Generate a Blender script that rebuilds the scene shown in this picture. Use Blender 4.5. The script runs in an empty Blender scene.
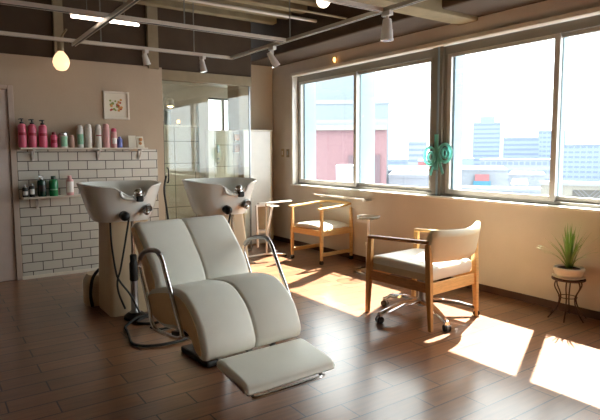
import bpy, math, random
from mathutils import Vector, Matrix
random.seed(7)
S = bpy.context.scene
COL = S.collection
PI = math.pi
R = math.radians

# ------------------------------------------------------------------ materials
def lin(h):
    h = h.lstrip('#')
    o = []
    for i in (0, 2, 4):
        c = int(h[i:i+2], 16)/255
        o.append(c/12.92 if c <= .04045 else ((c+.055)/1.055)**2.4)
    return (*o, 1)

def new_mat(name):
    m = bpy.data.materials.new(name); m.use_nodes = True
    nt = m.node_tree
    return m, nt, nt.nodes['Principled BSDF']

def mat(name, hexc, rough=.5, metal=0, noise=0, nscale=8, bump=0, bscale=60, coat=0, spec=None, stretch=None, trans=0):
    m, nt, p = new_mat(name)
    c = lin(hexc)
    p.inputs['Base Color'].default_value = c
    p.inputs['Roughness'].default_value = rough
    p.inputs['Metallic'].default_value = metal
    if coat: p.inputs['Coat Weight'].default_value = coat; p.inputs['Coat Roughness'].default_value = .15
    if spec is not None: p.inputs['Specular IOR Level'].default_value = spec
    if trans: p.inputs['Transmission Weight'].default_value = trans
    tc = nt.nodes.new('ShaderNodeTexCoord'); src = tc.outputs['Object']
    if stretch:
        mp = nt.nodes.new('ShaderNodeMapping'); mp.inputs['Scale'].default_value = stretch
        nt.links.new(src, mp.inputs['Vector']); src = mp.outputs['Vector']
    n = nt.nodes.new('ShaderNodeTexNoise'); n.inputs['Scale'].default_value = nscale; n.inputs['Detail'].default_value = 5
    nt.links.new(src, n.inputs['Vector'])
    r = nt.nodes.new('ShaderNodeValToRGB')
    k = noise if noise else .03
    r.color_ramp.elements[0].color = (*[v*(1-k) for v in c[:3]], 1); r.color_ramp.elements[0].position = .3
    r.color_ramp.elements[1].color = (*[min(1, v*(1+k)) for v in c[:3]], 1); r.color_ramp.elements[1].position = .7
    nt.links.new(n.outputs['Fac'], r.inputs['Fac']); nt.links.new(r.outputs['Color'], p.inputs['Base Color'])
    if bump:
        b = nt.nodes.new('ShaderNodeBump'); b.inputs['Strength'].default_value = bump; b.inputs['Distance'].default_value = .004
        n2 = nt.nodes.new('ShaderNodeTexNoise'); n2.inputs['Scale'].default_value = bscale; n2.inputs['Detail'].default_value = 4
        nt.links.new(src, n2.inputs['Vector'])
        nt.links.new(n2.outputs['Fac'], b.inputs['Height']); nt.links.new(b.outputs['Normal'], p.inputs['Normal'])
    return m

def emit(name, hexc, strength):
    m, nt, p = new_mat(name)
    p.inputs['Base Color'].default_value = lin(hexc)
    p.inputs['Emission Color'].default_value = lin(hexc)
    p.inputs['Emission Strength'].default_value = strength
    return m

def thin_glass(name, tint, gloss=1.0, rough=0.0):
    m = bpy.data.materials.new(name); m.use_nodes = True
    nt = m.node_tree; nt.nodes.clear()
    out = nt.nodes.new('ShaderNodeOutputMaterial'); mx = nt.nodes.new('ShaderNodeMixShader')
    t = nt.nodes.new('ShaderNodeBsdfTransparent'); g = nt.nodes.new('ShaderNodeBsdfGlossy')
    t.inputs['Color'].default_value = (*tint, 1); g.inputs['Roughness'].default_value = rough
    f = nt.nodes.new('ShaderNodeLayerWeight'); f.inputs['Blend'].default_value = .5
    pw = nt.nodes.new('ShaderNodeMath'); pw.operation = 'POWER'; pw.inputs[1].default_value = 5
    mm = nt.nodes.new('ShaderNodeMath'); mm.operation = 'MULTIPLY_ADD'; mm.inputs[1].default_value = .9*gloss; mm.inputs[2].default_value = .035*gloss
    nt.links.new(f.outputs['Facing'], pw.inputs[0]); nt.links.new(pw.outputs[0], mm.inputs[0]); nt.links.new(mm.outputs[0], mx.inputs['Fac'])
    nt.links.new(t.outputs[0], mx.inputs[1]); nt.links.new(g.outputs[0], mx.inputs[2])
    nt.links.new(mx.outputs[0], out.inputs['Surface'])
    return m

def brick_mat(name, c1, c2, mortar, bw, rh, ms, axes='xy', rough=.3, off=.5, offset=(0, 0), grain=0, bump=.5, coat=0, bias=0, spec=.5):
    m, nt, p = new_mat(name)
    tc = nt.nodes.new('ShaderNodeTexCoord'); sp = nt.nodes.new('ShaderNodeSeparateXYZ'); cb = nt.nodes.new('ShaderNodeCombineXYZ')
    nt.links.new(tc.outputs['Object'], sp.inputs[0])
    for i, a in enumerate(axes):
        ad = nt.nodes.new('ShaderNodeMath'); ad.operation = 'ADD'; ad.inputs[1].default_value = offset[i]
        nt.links.new(sp.outputs['xyz'.index(a)], ad.inputs[0]); nt.links.new(ad.outputs[0], cb.inputs[i])
    b = nt.nodes.new('ShaderNodeTexBrick'); nt.links.new(cb.outputs[0], b.inputs['Vector'])
    b.offset = off; b.offset_frequency = 2; b.squash = 1
    b.inputs['Scale'].default_value = 1; b.inputs['Brick Width'].default_value = bw; b.inputs['Row Height'].default_value = rh
    b.inputs['Mortar Size'].default_value = ms; b.inputs['Mortar Smooth'].default_value = .1; b.inputs['Bias'].default_value = bias
    b.inputs['Color1'].default_value = lin(c1); b.inputs['Color2'].default_value = lin(c2); b.inputs['Mortar'].default_value = lin(mortar)
    col = b.outputs['Color']
    if grain:
        mp = nt.nodes.new('ShaderNodeMapping'); mp.inputs['Scale'].default_value = (1.2, 14, 1)
        nt.links.new(cb.outputs[0], mp.inputs['Vector'])
        n = nt.nodes.new('ShaderNodeTexNoise'); n.inputs['Scale'].default_value = 3; n.inputs['Detail'].default_value = 8
        nt.links.new(mp.outputs[0], n.inputs['Vector'])
        r = nt.nodes.new('ShaderNodeValToRGB'); r.color_ramp.elements[0].position = .3; r.color_ramp.elements[1].position = .7
        r.color_ramp.elements[0].color = (1-grain,)*3+(1,); r.color_ramp.elements[1].color = (1, 1, 1, 1)
        nt.links.new(n.outputs['Fac'], r.inputs['Fac'])
        mx = nt.nodes.new('ShaderNodeMix'); mx.data_type = 'RGBA'; mx.blend_type = 'MULTIPLY'; mx.inputs[0].default_value = 1
        nt.links.new(col, mx.inputs[6]); nt.links.new(r.outputs['Color'], mx.inputs[7]); col = mx.outputs[2]
    nt.links.new(col, p.inputs['Base Color'])
    p.inputs['Roughness'].default_value = rough; p.inputs['Specular IOR Level'].default_value = spec
    if coat: p.inputs['Coat Weight'].default_value = coat; p.inputs['Coat Roughness'].default_value = .2
    bp = nt.nodes.new('ShaderNodeBump'); bp.invert = True; bp.inputs['Strength'].default_value = bump; bp.inputs['Distance'].default_value = .003
    nt.links.new(b.outputs['Fac'], bp.inputs['Height']); nt.links.new(bp.outputs['Normal'], p.inputs['Normal'])
    return m

MT = dict(
    plaster=mat('plaster', '#baa892', .85, noise=.04, nscale=3, bump=.25, bscale=40),
    plaster_window=mat('plaster_window', '#cfc5ba', .85, noise=.04, nscale=3, bump=.3, bscale=30),
    brown=mat('dark_brown_paint', '#4a3a2b', .8, noise=.12, nscale=4, bump=.3),
    concrete=mat('concrete', '#8f8266', .85, noise=.15, nscale=6, bump=.4),
    post=mat('post_paint', '#93846a', .8, noise=.08),
    floor=brick_mat('floor_planks', '#906243', '#7b5238', '#2a1a12', .62, .155, .0042, rough=.30, coat=.6, off=.37, grain=.35, bump=.15, spec=.5, offset=(.11, .04)),
    tile=brick_mat('white_tiles', '#d2cec4', '#c8c4ba', '#57524e', .2, .0985, .0045, axes='xz', rough=.25, offset=(.02, .02), bump=.5),
    tanpanel=brick_mat('shower_tiles', '#b5ab9a', '#afa594', '#6e6658', .3, .3, .006, axes='xz', rough=.4, off=0, bump=.3),
    whitepanel=brick_mat('large_white_tiles', '#d0cab6', '#cac4b0', '#8f8874', .3, .3, .005, axes='xz', rough=.4, off=0, bump=.3, offset=(.12, .05)),
    trim=mat('painted_trim', '#e0d8ca', .5),
    door=mat('door_paint', '#d8c8c0', .55),
    doorframe=mat('door_frame_paint', '#c2b0a2', .55),
    alu_dark=mat('dark_aluminium', '#85827a', .45, .2),
    alu=mat('aluminium', '#b8b3ab', .4, .2),
    alu_white=mat('pale_aluminium', '#8ba4b4', .5),
    white=mat('white_paint', '#e8e4de', .45),
    whitemet=mat('white_metal', '#dedad4', .4),
    baseboard=mat('baseboard_brown', '#4a2c1c', .6),
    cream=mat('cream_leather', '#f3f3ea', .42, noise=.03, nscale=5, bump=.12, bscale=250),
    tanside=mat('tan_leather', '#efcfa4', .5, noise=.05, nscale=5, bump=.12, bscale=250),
    chrome=mat('chrome', '#d8d8da', .12, 1),
    steel=mat('brushed_steel', '#a5a6a8', .3, 1),
    black=mat('black_plastic', '#151414', .4),
    rubber=mat('black_rubber', '#1d1c1b', .6),
    ceramic=mat('white_ceramic', '#eef0ec', .12, coat=.5),
    beige=mat('beige_plastic', '#cdb99a', .45),
    wood_dark=mat('brown_shaded_wood', '#a8764a', .42, noise=.22, nscale=5, stretch=(3, 3, 22)),
    wood_shaded=mat('shaded_leg_wood', '#b98c54', .45, noise=.15, nscale=5, stretch=(3, 22, 3)),
    wood_light=mat('pale_wood', '#dcb57a', .45, noise=.12, nscale=5, stretch=(3, 3, 20)),
    vinyl=mat('grey_white_vinyl', '#dfdcd2', .4, bump=.1, bscale=300),
    vinyl_side=mat('beige_vinyl', '#c6b597', .5, bump=.1, bscale=300),
    backvinyl=mat('cream_vinyl', '#d2c6a8', .42, bump=.1, bscale=300),
    pot=mat('white_pot', '#d8d2c6', .5, noise=.06, nscale=20),
    soil=mat('soil', '#3a2a1c', .95, bump=1),
    leaf=mat('leaf_green', '#75904c', .5, noise=.2, nscale=15),
    iron=mat('dark_iron', '#4a2f24', .5, .4),
    pinkbt=mat('pink_bottle', '#d8637f', .35), palepink=mat('pale_pink_bottle', '#dba6a4', .35), whitebt=mat('white_bottle', '#ddd8d0', .35),
    label_white=mat('white_label', '#eee6e0', .6), label_green=mat('green_label', '#8fc0a0', .6), label_red=mat('red_label', '#a8263c', .6),
    greenbt=mat('green_bottle', '#1f7a48', .25), darkgreen=mat('dark_green_bottle', '#203c30', .25), bluebt=mat('blue_bottle', '#6d74b8', .35),
    redcap=mat('red_cap', '#8a2028', .4), silver=mat('silver_cap', '#b8b8b8', .25, .8), clearpink=mat('clear_pink_bottle', '#c9a092', .25),
    orange=mat('orange_card', '#c98a52', .6), paper=mat('paper', '#e3dccb', .8), flower_red=mat('flower_red', '#b04a38', .8),
    flower_green=mat('flower_green', '#8c9a52', .8), flower_orange=mat('flower_orange', '#d09a5a', .8),
    teal=mat('teal_film', '#86f2e0', .5, trans=.75),
    clear=thin_glass('window_glass', (.97, .985, .98), .9),
    clear2=thin_glass('partition_glass', (.95, .97, .93), 1.6),
    acrylic=thin_glass('clear_acrylic', (.9, .93, .92), 1.5),
    frosted=mat('frosted_glass', '#cfe2e4', .5, trans=.7),
    bulbglass=emit('warm_bulb', '#ffcf9c', .42), tube=emit('white_tube', '#ffeee0', 5), glow=emit('amber_glow', '#ffb45e', 1.8), lampglow=emit('lamp_glow', '#ffd9a0', 7), spotglow=emit('spot_lens', '#fff2da', 2.5),
    switch=mat('switch_plate', '#b8a27e', .5),
    b_white=mat('building_white', '#767c84', .8), b_haze=mat('building_haze_blue', '#707c90', .8), b_win=mat('building_window', '#5a667c', .5),  # distance haze is put into these wall and window colours
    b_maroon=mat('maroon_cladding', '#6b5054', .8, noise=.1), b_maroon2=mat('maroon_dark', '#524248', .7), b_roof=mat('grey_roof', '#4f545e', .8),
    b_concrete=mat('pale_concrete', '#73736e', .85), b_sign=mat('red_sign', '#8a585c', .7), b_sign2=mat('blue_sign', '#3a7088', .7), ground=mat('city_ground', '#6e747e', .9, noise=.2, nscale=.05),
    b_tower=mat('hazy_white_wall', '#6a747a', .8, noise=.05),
    b_mesh=mat('mesh_metal', '#6a6a68', .6, .5),
)
# city ground: patchwork of streets and roofs far below, distance haze put into its colour
# ------------------------------------------------------------------ mesh builder
class M:
    def __init__(s): s.v = []; s.f = []
    def box(s, c, d, rot=None, taper=None):
        n = len(s.v); c = Vector(c)
        for sx, sy, sz in ((-1,-1,-1),(1,-1,-1),(1,1,-1),(-1,1,-1),(-1,-1,1),(1,-1,1),(1,1,1),(-1,1,1)):
            p = Vector((sx*d[0]/2, sy*d[1]/2, sz*d[2]/2))
            if taper and sz < 0: p.x *= taper; p.y *= taper
            if rot is not None: p = rot @ p
            s.v.append(p + c)
        s.f += [tuple(n+i for i in q) for q in ((0,3,2,1),(4,5,6,7),(0,1,5,4),(1,2,6,5),(2,3,7,6),(3,0,4,7))]
        return s
    def bb(s, x0, x1, y0, y1, z0, z1):
        return s.box(((x0+x1)/2, (y0+y1)/2, (z0+z1)/2), (x1-x0, y1-y0, z1-z0))
    def beam(s, a, b, w, h, up=(0, 0, 1), w2=None, h2=None):
        a = Vector(a); b = Vector(b); t = (b-a).normalized(); up = Vector(up)
        r = t.cross(up).normalized(); u = r.cross(t)
        n = len(s.v); w2 = w2 or w; h2 = h2 or h
        for p, ww, hh in ((a, w, h), (b, w2, h2)):
            for sx, sz in ((-1,-1),(1,-1),(1,1),(-1,1)): s.v.append(p + r*sx*ww/2 + u*sz*hh/2)
        s.f += [tuple(n+i for i in q) for q in ((0,1,2,3),(7,6,5,4),(0,4,5,1),(1,5,6,2),(2,6,7,3),(3,7,4,0))]
        return s
    def loft(s, rings, cap0=True, cap1=True, closed=False):
        n = len(s.v); k = len(rings[0])
        for r in rings: s.v += [Vector(p) for p in r]
        m = len(rings)
        for i in range(m if closed else m-1):
            a = n+i*k; b = n+((i+1) % m)*k
            for j in range(k):
                jj = (j+1) % k
                s.f.append((a+j, a+jj, b+jj, b+j))
        if not closed:
            if cap0: s.f.append(tuple(n+j for j in reversed(range(k))))
            if cap1: s.f.append(tuple(n+(m-1)*k+j for j in range(k)))
        return s
    def lathe(s, prof, c=(0, 0, 0), seg=20, cap0=True, cap1=True):
        c = Vector(c)
        rings = [[c + Vector((r*math.cos(2*PI*j/seg), r*math.sin(2*PI*j/seg), z)) for j in range(seg)] for r, z in prof]
        return s.loft(rings, cap0, cap1)
    def tube(s, path, r, seg=10, closed=False, smooth=0):
        P = [Vector(p) for p in path]
        if smooth: P = catmull(P, smooth, closed)
        n = len(P)
        rr = r if isinstance(r, (list, tuple)) else None
        T = []
        for i in range(n):
            a = P[(i-1) % n] if (closed or i > 0) else P[i]
            b = P[(i+1) % n] if (closed or i < n-1) else P[i]
            T.append((b-a).normalized())
        u = T[0].orthogonal().normalized(); rings = []
        for i in range(n):
            u = (u - T[i]*u.dot(T[i])).normalized(); w = T[i].cross(u)
            q = (rr[0] + (rr[1]-rr[0])*i/(n-1)) if rr else r
            rings.append([P[i] + (u*math.cos(2*PI*j/seg) + w*math.sin(2*PI*j/seg))*q for j in range(seg)])
        return s.loft(rings, closed=closed)
    def cyl(s, a, b, r, r2=None, seg=16):
        return s.tube([a, b], (r, r2 if r2 is not None else r), seg)
    def ball(s, c, r, seg=14, sc=(1, 1, 1)):
        c = Vector(c)
        rings = []
        for i in range(1, seg//2+1):
            t = PI*i/(seg//2+1)
            rings.append([c + Vector((r*sc[0]*math.sin(t)*math.cos(2*PI*j/seg), r*sc[1]*math.sin(t)*math.sin(2*PI*j/seg), -r*sc[2]*math.cos(t))) for j in range(seg)])
        return s.loft(rings)

def catmull(P, k, closed=False):
    n = len(P); out = []
    rng = n if closed else n-1
    for i in range(rng):
        g = lambda j: P[j % n] if closed else P[max(0, min(n-1, j))]
        p0, p1, p2, p3 = g(i-1), g(i), g(i+1), g(i+2)
        for j in range(k):
            t = j/k
            out.append(.5*((2*p1) + (p2-p0)*t + (2*p0-5*p1+4*p2-p3)*t*t + (3*p1-p0-3*p2+p3)*t**3))
    if not closed: out.append(P[-1])
    return out

def obj(name, m, material, parent=None, smooth=False, bevel=0, bseg=2):
    me = bpy.data.meshes.new(name)
    me.from_pydata([tuple(v) for v in m.v], [], m.f); me.update()
    me.materials.append(MT[material] if isinstance(material, str) else material)
    if smooth:
        for p in me.polygons: p.use_smooth = True
        me.set_sharp_from_angle(angle=R(38))
    o = bpy.data.objects.new(name, me); COL.objects.link(o)
    if parent: o.parent = parent
    if bevel:
        b = o.modifiers.new('bevel', 'BEVEL'); b.width = bevel; b.segments = bseg; b.limit_method = 'ANGLE'
    return o

def tag(o, label=None, cat=None, group=None, kind=None):
    if label: o['label'] = label
    if cat: o['category'] = cat
    if group: o['group'] = group
    if kind: o['kind'] = kind
    return o

def thing(name, label, cat, loc=(0, 0, 0), rz=0, group=None, kind=None):
    o = bpy.data.objects.new(name, None); COL.objects.link(o)
    o.location = loc; o.rotation_euler = (0, 0, rz); o.empty_display_size = .1
    return tag(o, label, cat, group, kind)

def struct(name, m, material, label=None, **k):
    o = obj(name, m, material, **k); o['kind'] = 'structure'
    if label: o['label'] = label
    return o

def copy_tree(o, parent=None):
    c = o.copy(); COL.objects.link(c)
    if parent: c.parent = parent
    for ch in list(o.children): copy_tree(ch, c)
    return c

def cushion(prof, hw, r=.03, seam=None, n=5, tilt=None):
    """closed profile in the (y,z) plane swept along x, with rounded ends and an optional stitched seam"""
    P = [Vector((0, a, b)) for a, b in prof]
    k = len(P)
    area = sum(P[i].y*P[(i+1) % k].z - P[(i+1) % k].y*P[i].z for i in range(k))
    sg = 1 if area > 0 else -1
    N = []
    for i in range(k):
        t = (P[(i+1) % k]-P[i-1]).normalized()
        N.append(Vector((0, t.z, -t.y))*sg)
    st = []
    for i in range(n+1):
        a = PI/2*i/n
        st.append((-hw + r - r*math.cos(a), r - r*math.sin(a)))
    if seam is not None:
        st += [(seam-.02, 0), (seam-.008, .004), (seam-.002, .013), (seam+.002, .013), (seam+.008, .004), (seam+.02, 0)]
    st += [(-x, d) for x, d in reversed(st[:n+1])]
    rings = [[Vector((x, 0, 0)) + P[i] - N[i]*d for i in range(k)] for x, d in st]
    m = M(); m.loft(rings)
    return m

def smoothprof(pts, k=5):
    return [(p.x, p.y) for p in catmull([Vector((a, b, 0)) for a, b in pts], k, True)]

# ------------------------------------------------------------------ camera
H = 1.35
f_px, yaw, pit, roll = 533.393, R(34.9242), R(5.1632), R(-.2324)
F = Vector((math.sin(yaw)*math.cos(pit), math.cos(yaw)*math.cos(pit), -math.sin(pit)))
Rt = Vector((math.cos(yaw), -math.sin(yaw), 0)); Up = Rt.cross(F)
Rv = Rt*math.cos(roll) + Up*math.sin(roll); Uv = -Rt*math.sin(roll) + Up*math.cos(roll)
cd = bpy.data.cameras.new('camera'); cam = bpy.data.objects.new('camera', cd); COL.objects.link(cam)
cam.matrix_world = Matrix(((Rv.x, Uv.x, -F.x, 0), (Rv.y, Uv.y, -F.y, 0), (Rv.z, Uv.z, -F.z, H), (0, 0, 0, 1)))
cd.sensor_fit = 'HORIZONTAL'; cd.sensor_width = 36; cd.lens = 36*f_px/600; cd.shift_y = -10/600
cd.clip_start = .05; cd.clip_end = 3000
S.camera = cam

def toward(px, y, dist):
    """a point out in the city seen in direction (px, y) at horizontal distance dist"""
    d = F*f_px + Rv*(px-300) - Uv*(y-200)
    k = dist/math.hypot(d.x, d.y)
    return Vector((0, 0, H)) + d*k

# ------------------------------------------------------------------ room shell
XW, YB = 4.35, 6.30
X0, Y0 = -2.6, -2.6
ZC = 3.3
WY0, WY1, WZ0, WZ1 = -1.75, 6.40, .875, 2.45     # window opening
struct('floor', M().bb(X0, 4.6, Y0, 8.3, -.12, 0), 'floor', 'brown wood-look plank floor')
ceil = struct('ceiling', M().bb(X0-.1, 4.7, Y0-.1, 8.4, ZC, ZC+.1), 'concrete', 'exposed concrete ceiling deck')
y = -2.2
while y < 6.2:
    obj('joist', M().bb(X0, 3.81, y, y+.11, 3.0, ZC), 'concrete', ceil, bevel=.01)
    y += .34
wr = M()
wr.bb(XW, 4.55, Y0, 8.3, 0, WZ0).bb(XW, 4.55, Y0, 8.3, WZ1, 2.61).bb(XW, 4.55, WY1, 8.3, WZ0, WZ1).bb(XW, 4.55, Y0, WY0, WZ0, WZ1)
struct('wall_right', wr, 'plaster_window', 'beige plastered window wall')
struct('wall_front', M().bb(X0-.1, 4.6, Y0-.1, Y0, 0, ZC), 'plaster')
struct('wall_left', M().bb(X0-.1, X0, Y0, 8.3, 0, ZC), 'plaster')
# back partition with the tiles, door gap, glass zone
wb = M()
wb.bb(X0, -.18, YB, YB+.12, 0, 2.365).bb(-.18, .73, YB, YB+.12, 2.005, 2.365).bb(.73, 2.38, YB, YB+.12, 0, 2.365)
struct('wall_back', wb, 'plaster', 'beige plaster partition behind the wash basins')
struct('trim_1', M().bb(.78, 2.29, YB-.012, YB, .035, 1.385), 'tile', 'white brick tile wainscot below the bottle shelf')
struct('trim_2', M().bb(.775, 2.292, YB-.02, YB, 0, .035), 'trim', 'pale skirting under the tiles')
struct('trim_3', M().bb(2.38, 3.62, YB, YB+.1, 2.225, 2.345), 'post', 'plain header above the glass screen')
struct('baseboard_right', M().bb(XW-.014, XW, Y0, 7.0, 0, .065), 'baseboard', 'dark brown baseboard')
# dark painted concrete beams
struct('trim_4', M().bb(X0, 3.64, YB+.03, 6.9, 2.345, ZC), 'brown', 'dark brown painted beam above the partition', bevel=.02)
struct('trim_5', M().bb(3.83, 4.6, Y0, 6.88, 2.612, ZC), 'brown', 'dark brown painted beam above the windows', bevel=.02)
struct('trim_6', M().bb(3.76, 4.35, 6.92, 7.3, 0, ZC), 'plaster', 'corner column beyond the glass screen', bevel=.03)
struct('trim_7', M().bb(X0, 4.349, 3.27, 3.50, 2.575, 3.0), 'concrete', 'pale concrete cross beam near the window wall', bevel=.01)
struct('trim_8', M().bb(1.19, 1.285, YB-.03, YB+.06, 2.34, ZC), 'post', 'slim pale post against the dark beam')
struct('trim_9', M().bb(2.21, 2.335, YB-.03, YB+.06, 2.34, ZC), 'post', 'wide pale post against the dark beam')
struct('wall_service', M().bb(X0, 2.26, 6.95, 7.05, 0, ZC), 'plaster')
# washroom behind the glass
struct('wall_washroom', M().bb(2.26, 2.38, YB+.12, 8.15, 0, 2.5), 'white')
wk = M()
wk.bb(2.26, 3.86, 8.15, 8.3, 0, 2.5).bb(3.86, 4.34, 8.15, 8.3, 0, .90).bb(3.86, 4.34, 8.15, 8.3, 2.25, 2.5)
struct('wall_washroom_back', wk, 'white')
struct('ceiling_washroom', M().bb(2.26, 4.35, 6.95, 8.3, 2.42, 2.5), 'white')
w3 = thing('window_3', None, None, (4.10, 8.22, .90), kind='structure'); w3['label'] = 'bright window beyond the glass screen, extended down to add daylight'  # part below the divider top is added to let in daylight
obj('frame', M().bb(-.24, .24, -.03, .03, 0, .03).bb(-.24, .24, -.03, .03, 1.32, 1.35).bb(-.24, -.22, -.03, .03, .03, 1.32).bb(.22, .24, -.03, .03, .03, 1.32).bb(.03, .07, -.03, .03, .03, 1.32), 'alu_dark', w3)
obj('pane', M().bb(-.22, .22, -.004, .004, .03, 1.32), 'clear', w3)

# ------------------------------------------------------------------ doors
d1 = thing('door_1', None, None, (.27, YB+.03, 0), kind='structure'); d1['label'] = 'plain mauve grey door at the left'
obj('door_leaf', M().bb(-.445, .449, -.02, .02, .004, 2.003), 'door', d1, bevel=.003)
obj('door_frame', M().bb(.452, .505, -.045, .05, 0, 2.045).bb(-.50, -.452, -.045, .05, 0, 2.045).bb(-.452, .452, -.045, .05, 2.004, 2.045), 'doorframe', d1, bevel=.004)
hd = obj('door_handle', M().cyl((-.38, -.02, 1.0), (-.38, -.07, 1.0), .012).cyl((-.38, -.065, 1.0), (-.27, -.065, 1.0), .009), 'steel', d1, True)

# ------------------------------------------------------------------ windows
tr = M()
for x0, x1 in ((XW-.02, XW+.06),):
    tr.bb(x0, x1, WY0-.03, WY1+.03, WZ1-.028, WZ1+.012).bb(x0, x1, WY1-.0, WY1+.03, WZ0, WZ1-.028)
struct('trim_10', tr, 'trim', 'pale casing around the window opening', bevel=.003)
struct('trim_11', M().bb(XW-.03, XW+.07, WY0-.03, WY1+.03, WZ0-.012, WZ0+.008), 'white', 'thin white window sill', bevel=.003)

def window(name, ya, yb, ym, label, fins):
    w = thing(name, None, None, (4.46, (ya+yb)/2, WZ0+.008), kind='structure'); w['label'] = label
    oy = -(ya+yb)/2; h = WZ1-.028-WZ0-.008
    fr = M()
    fr.bb(-.035, .06, ya+oy, yb+oy, h-.085, h).bb(-.035, .06, ya+oy, yb+oy, 0, .03)
    fr.bb(-.035, .06, yb+oy-.035, yb+oy, .03, h-.085).bb(-.035, .06, ya+oy, ya+oy+.035, .03, h-.085)
    obj('frame', fr, 'alu_dark', w, bevel=.003)
    for (p, q, xo) in ((ym-.03, yb-.04, -.018), (ya+.04, ym+.03, .018)):
        sm = M(); p += oy; q += oy
        sm.bb(xo-.015, xo+.015, p, p+.05, .03, h-.085).bb(xo-.015, xo+.015, q-.045, q, .03, h-.085)
        sm.bb(xo-.015, xo+.015, p+.05, q-.045, .03, .075).bb(xo-.015, xo+.015, p+.05, q-.045, h-.12, h-.085)
        s = obj('sash', sm, 'alu', w, bevel=.003)
        obj('pane', M().bb(xo-.003, xo+.003, p+.05, q-.045, .075, h-.12), 'clear', s)
    for fy, fd in fins:
        obj('outer_fin', M().bb(.065, .065+fd, fy+oy-.02, fy+oy+.02, 0, h), 'alu_white', w)
    return w
window('window_1', 3.86, 6.40, 5.14, 'far sliding window beside the glass screen', ((6.37, .20), (5.15, .24)))
window('window_2', 1.02, 3.73, 2.535, 'near sliding window showing the tall office block', ((3.69, .14), (2.545, .06)))
window('window_4', WY0, .89, -.43, 'window beyond the right edge of the view', ())
struct('trim_14', M().bb(4.395, 4.52, .89, 1.02, WZ0+.008, WZ1-.028), 'alu_dark', 'dark aluminium mullion beyond the right edge of the view', bevel=.004)
struct('trim_12', M().bb(4.395, 4.52, 3.73, 3.86, WZ0+.008, WZ1-.028), 'alu_dark', 'dark aluminium mullion between the two windows', bevel=.004)
struct('trim_13', M().bb(4.385, 4.395, 3.765, 3.785, WZ0+.01, WZ1-.03), 'alu_white', 'pale strip on the mullion')

struct('trim_15', M().bb(XW-.018, 4.424, WY1-.014, WY1-.001, WZ0+.009, WZ1-.029), 'white', 'white liner added to brighten the window jamb')  # white colour stands in for sky brightness on the jamb
# teal ribbon ornament on the mullion
tb = thing('window_ornament', 'translucent teal ribbon ornament stuck on the dark window mullion', 'ornament', (4.37, 3.755, 1.15))
rb = M()
rb.box((0, .015, .19), (.006, .05, .37)).box((0, .055, .04), (.006, .03, .2), Matrix.Rotation(R(22), 3, 'X')).box((0, -.045, .05), (.006, .03, .18), Matrix.Rotation(R(-22), 3, 'X'))
obj('ribbon', rb, 'teal', tb)
def yzloop(cy, cz, ry, rz, n=22): return [Vector((0, cy+ry*math.cos(2*PI*i/n), cz+rz*math.sin(2*PI*i/n))) for i in range(n)]
obj('loop', M().tube(yzloop(.10, .15, .075, .09), .016, 6, closed=True).tube(yzloop(.09, .14, .035, .05), .014, 6, closed=True), 'teal', tb, True)
obj('loop', M().tube(yzloop(-.10, .18, .08, .09), .018, 6, closed=True).tube(yzloop(-.10, .18, .035, .045), .016, 6, closed=True), 'teal', tb, True)

# ------------------------------------------------------------------ glass screen and washroom contents
gs = thing('glass_screen', 'tall clear glass screen between the basins and the washroom', 'glass partition', (3.0, YB+.05, 0))
obj('pane', M().bb(-.60, .60, -.005, .005, .02, 2.225), 'clear2', gs)
obj('edge_strip', M().bb(-.615, -.60, -.012, .012, .0, 1.73), 'black', gs)
obj('edge_strip', M().bb(.60, .615, -.012, .012, .0, 2.225), 'steel', gs)
obj('floor_rail', M().bb(-.60, .60, -.015, .015, 0, .02), 'steel', gs)
obj('handle', M().tube([(-.57, -.006, .98), (-.57, -.05, 1.0), (-.57, -.05, 1.14), (-.57, -.006, 1.16)], .008, 8, smooth=4), 'black', gs, True)

sw = thing('shower_wall', 'tan tiled half-height wall seen through the left half of the glass', 'tiled wall', (2.78, 7.0, 0))
obj('tile_panel', M().bb(-.38, .36, -.04, .04, 0, 1.70), 'tanpanel', sw)
obj('top_cap', M().bb(-.385, .365, -.045, .045, 1.70, 1.72), 'trim', sw)
cw = thing('washroom_divider', 'large-tiled white divider seen through the right half of the glass', 'tiled wall', (3.42, 6.84, 0))
obj('tile_panel', M().bb(-.13, .262, -.04, .04, 0, 1.64), 'whitepanel', cw)
obj('top_cap', M().bb(-.135, .264, -.045, .045, 1.64, 1.655), 'trim', cw)
obj('lit_gap_strip', M().bb(-.22, -.13, -.05, .05, 0, 1.655), 'white', cw)  # white strip painted in for a light-filled gap
obj('shower_control', M().bb(-.08, -.05, -.055, -.04, 1.34, 1.44), 'steel', cw)
for z in (1.34, 1.50): obj('niche_shelf', M().bb(.17, .26, -.09, -.04, z, z+.01), 'trim', cw)
for z in (1.26, 1.2): obj('knob', M().cyl((-.067, -.04, z), (-.067, -.06, z), .012), 'steel', cw, True)
tag(obj('paper_box', M().bb(3.60, 3.67, 6.755, 6.795, 1.512, 1.60), 'orange', bevel=.002), 'small tan paper box on the upper niche shelf behind the glass', 'box')
tag(obj('paper_box', M().bb(3.60, 3.67, 6.755, 6.795, 1.352, 1.46), 'wood_dark', bevel=.002), 'small brown box on the lower niche shelf behind the glass', 'box')
cab = thing('white_cabinet', 'tall plain white cabinet standing in the corner by the column', 'cabinet', (3.93, 6.76, 0))
obj('body', M().bb(-.235, .235, -.07, .15, 0, 1.65), 'beige', cab, bevel=.004)
obj('side_panel', M().bb(-.235, .205, -.085, -.07, .02, 1.645), 'white', cab, bevel=.003)
obj('top', M().bb(-.245, .245, -.09, .155, 1.65, 1.668), 'trim', cab, bevel=.003)

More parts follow.
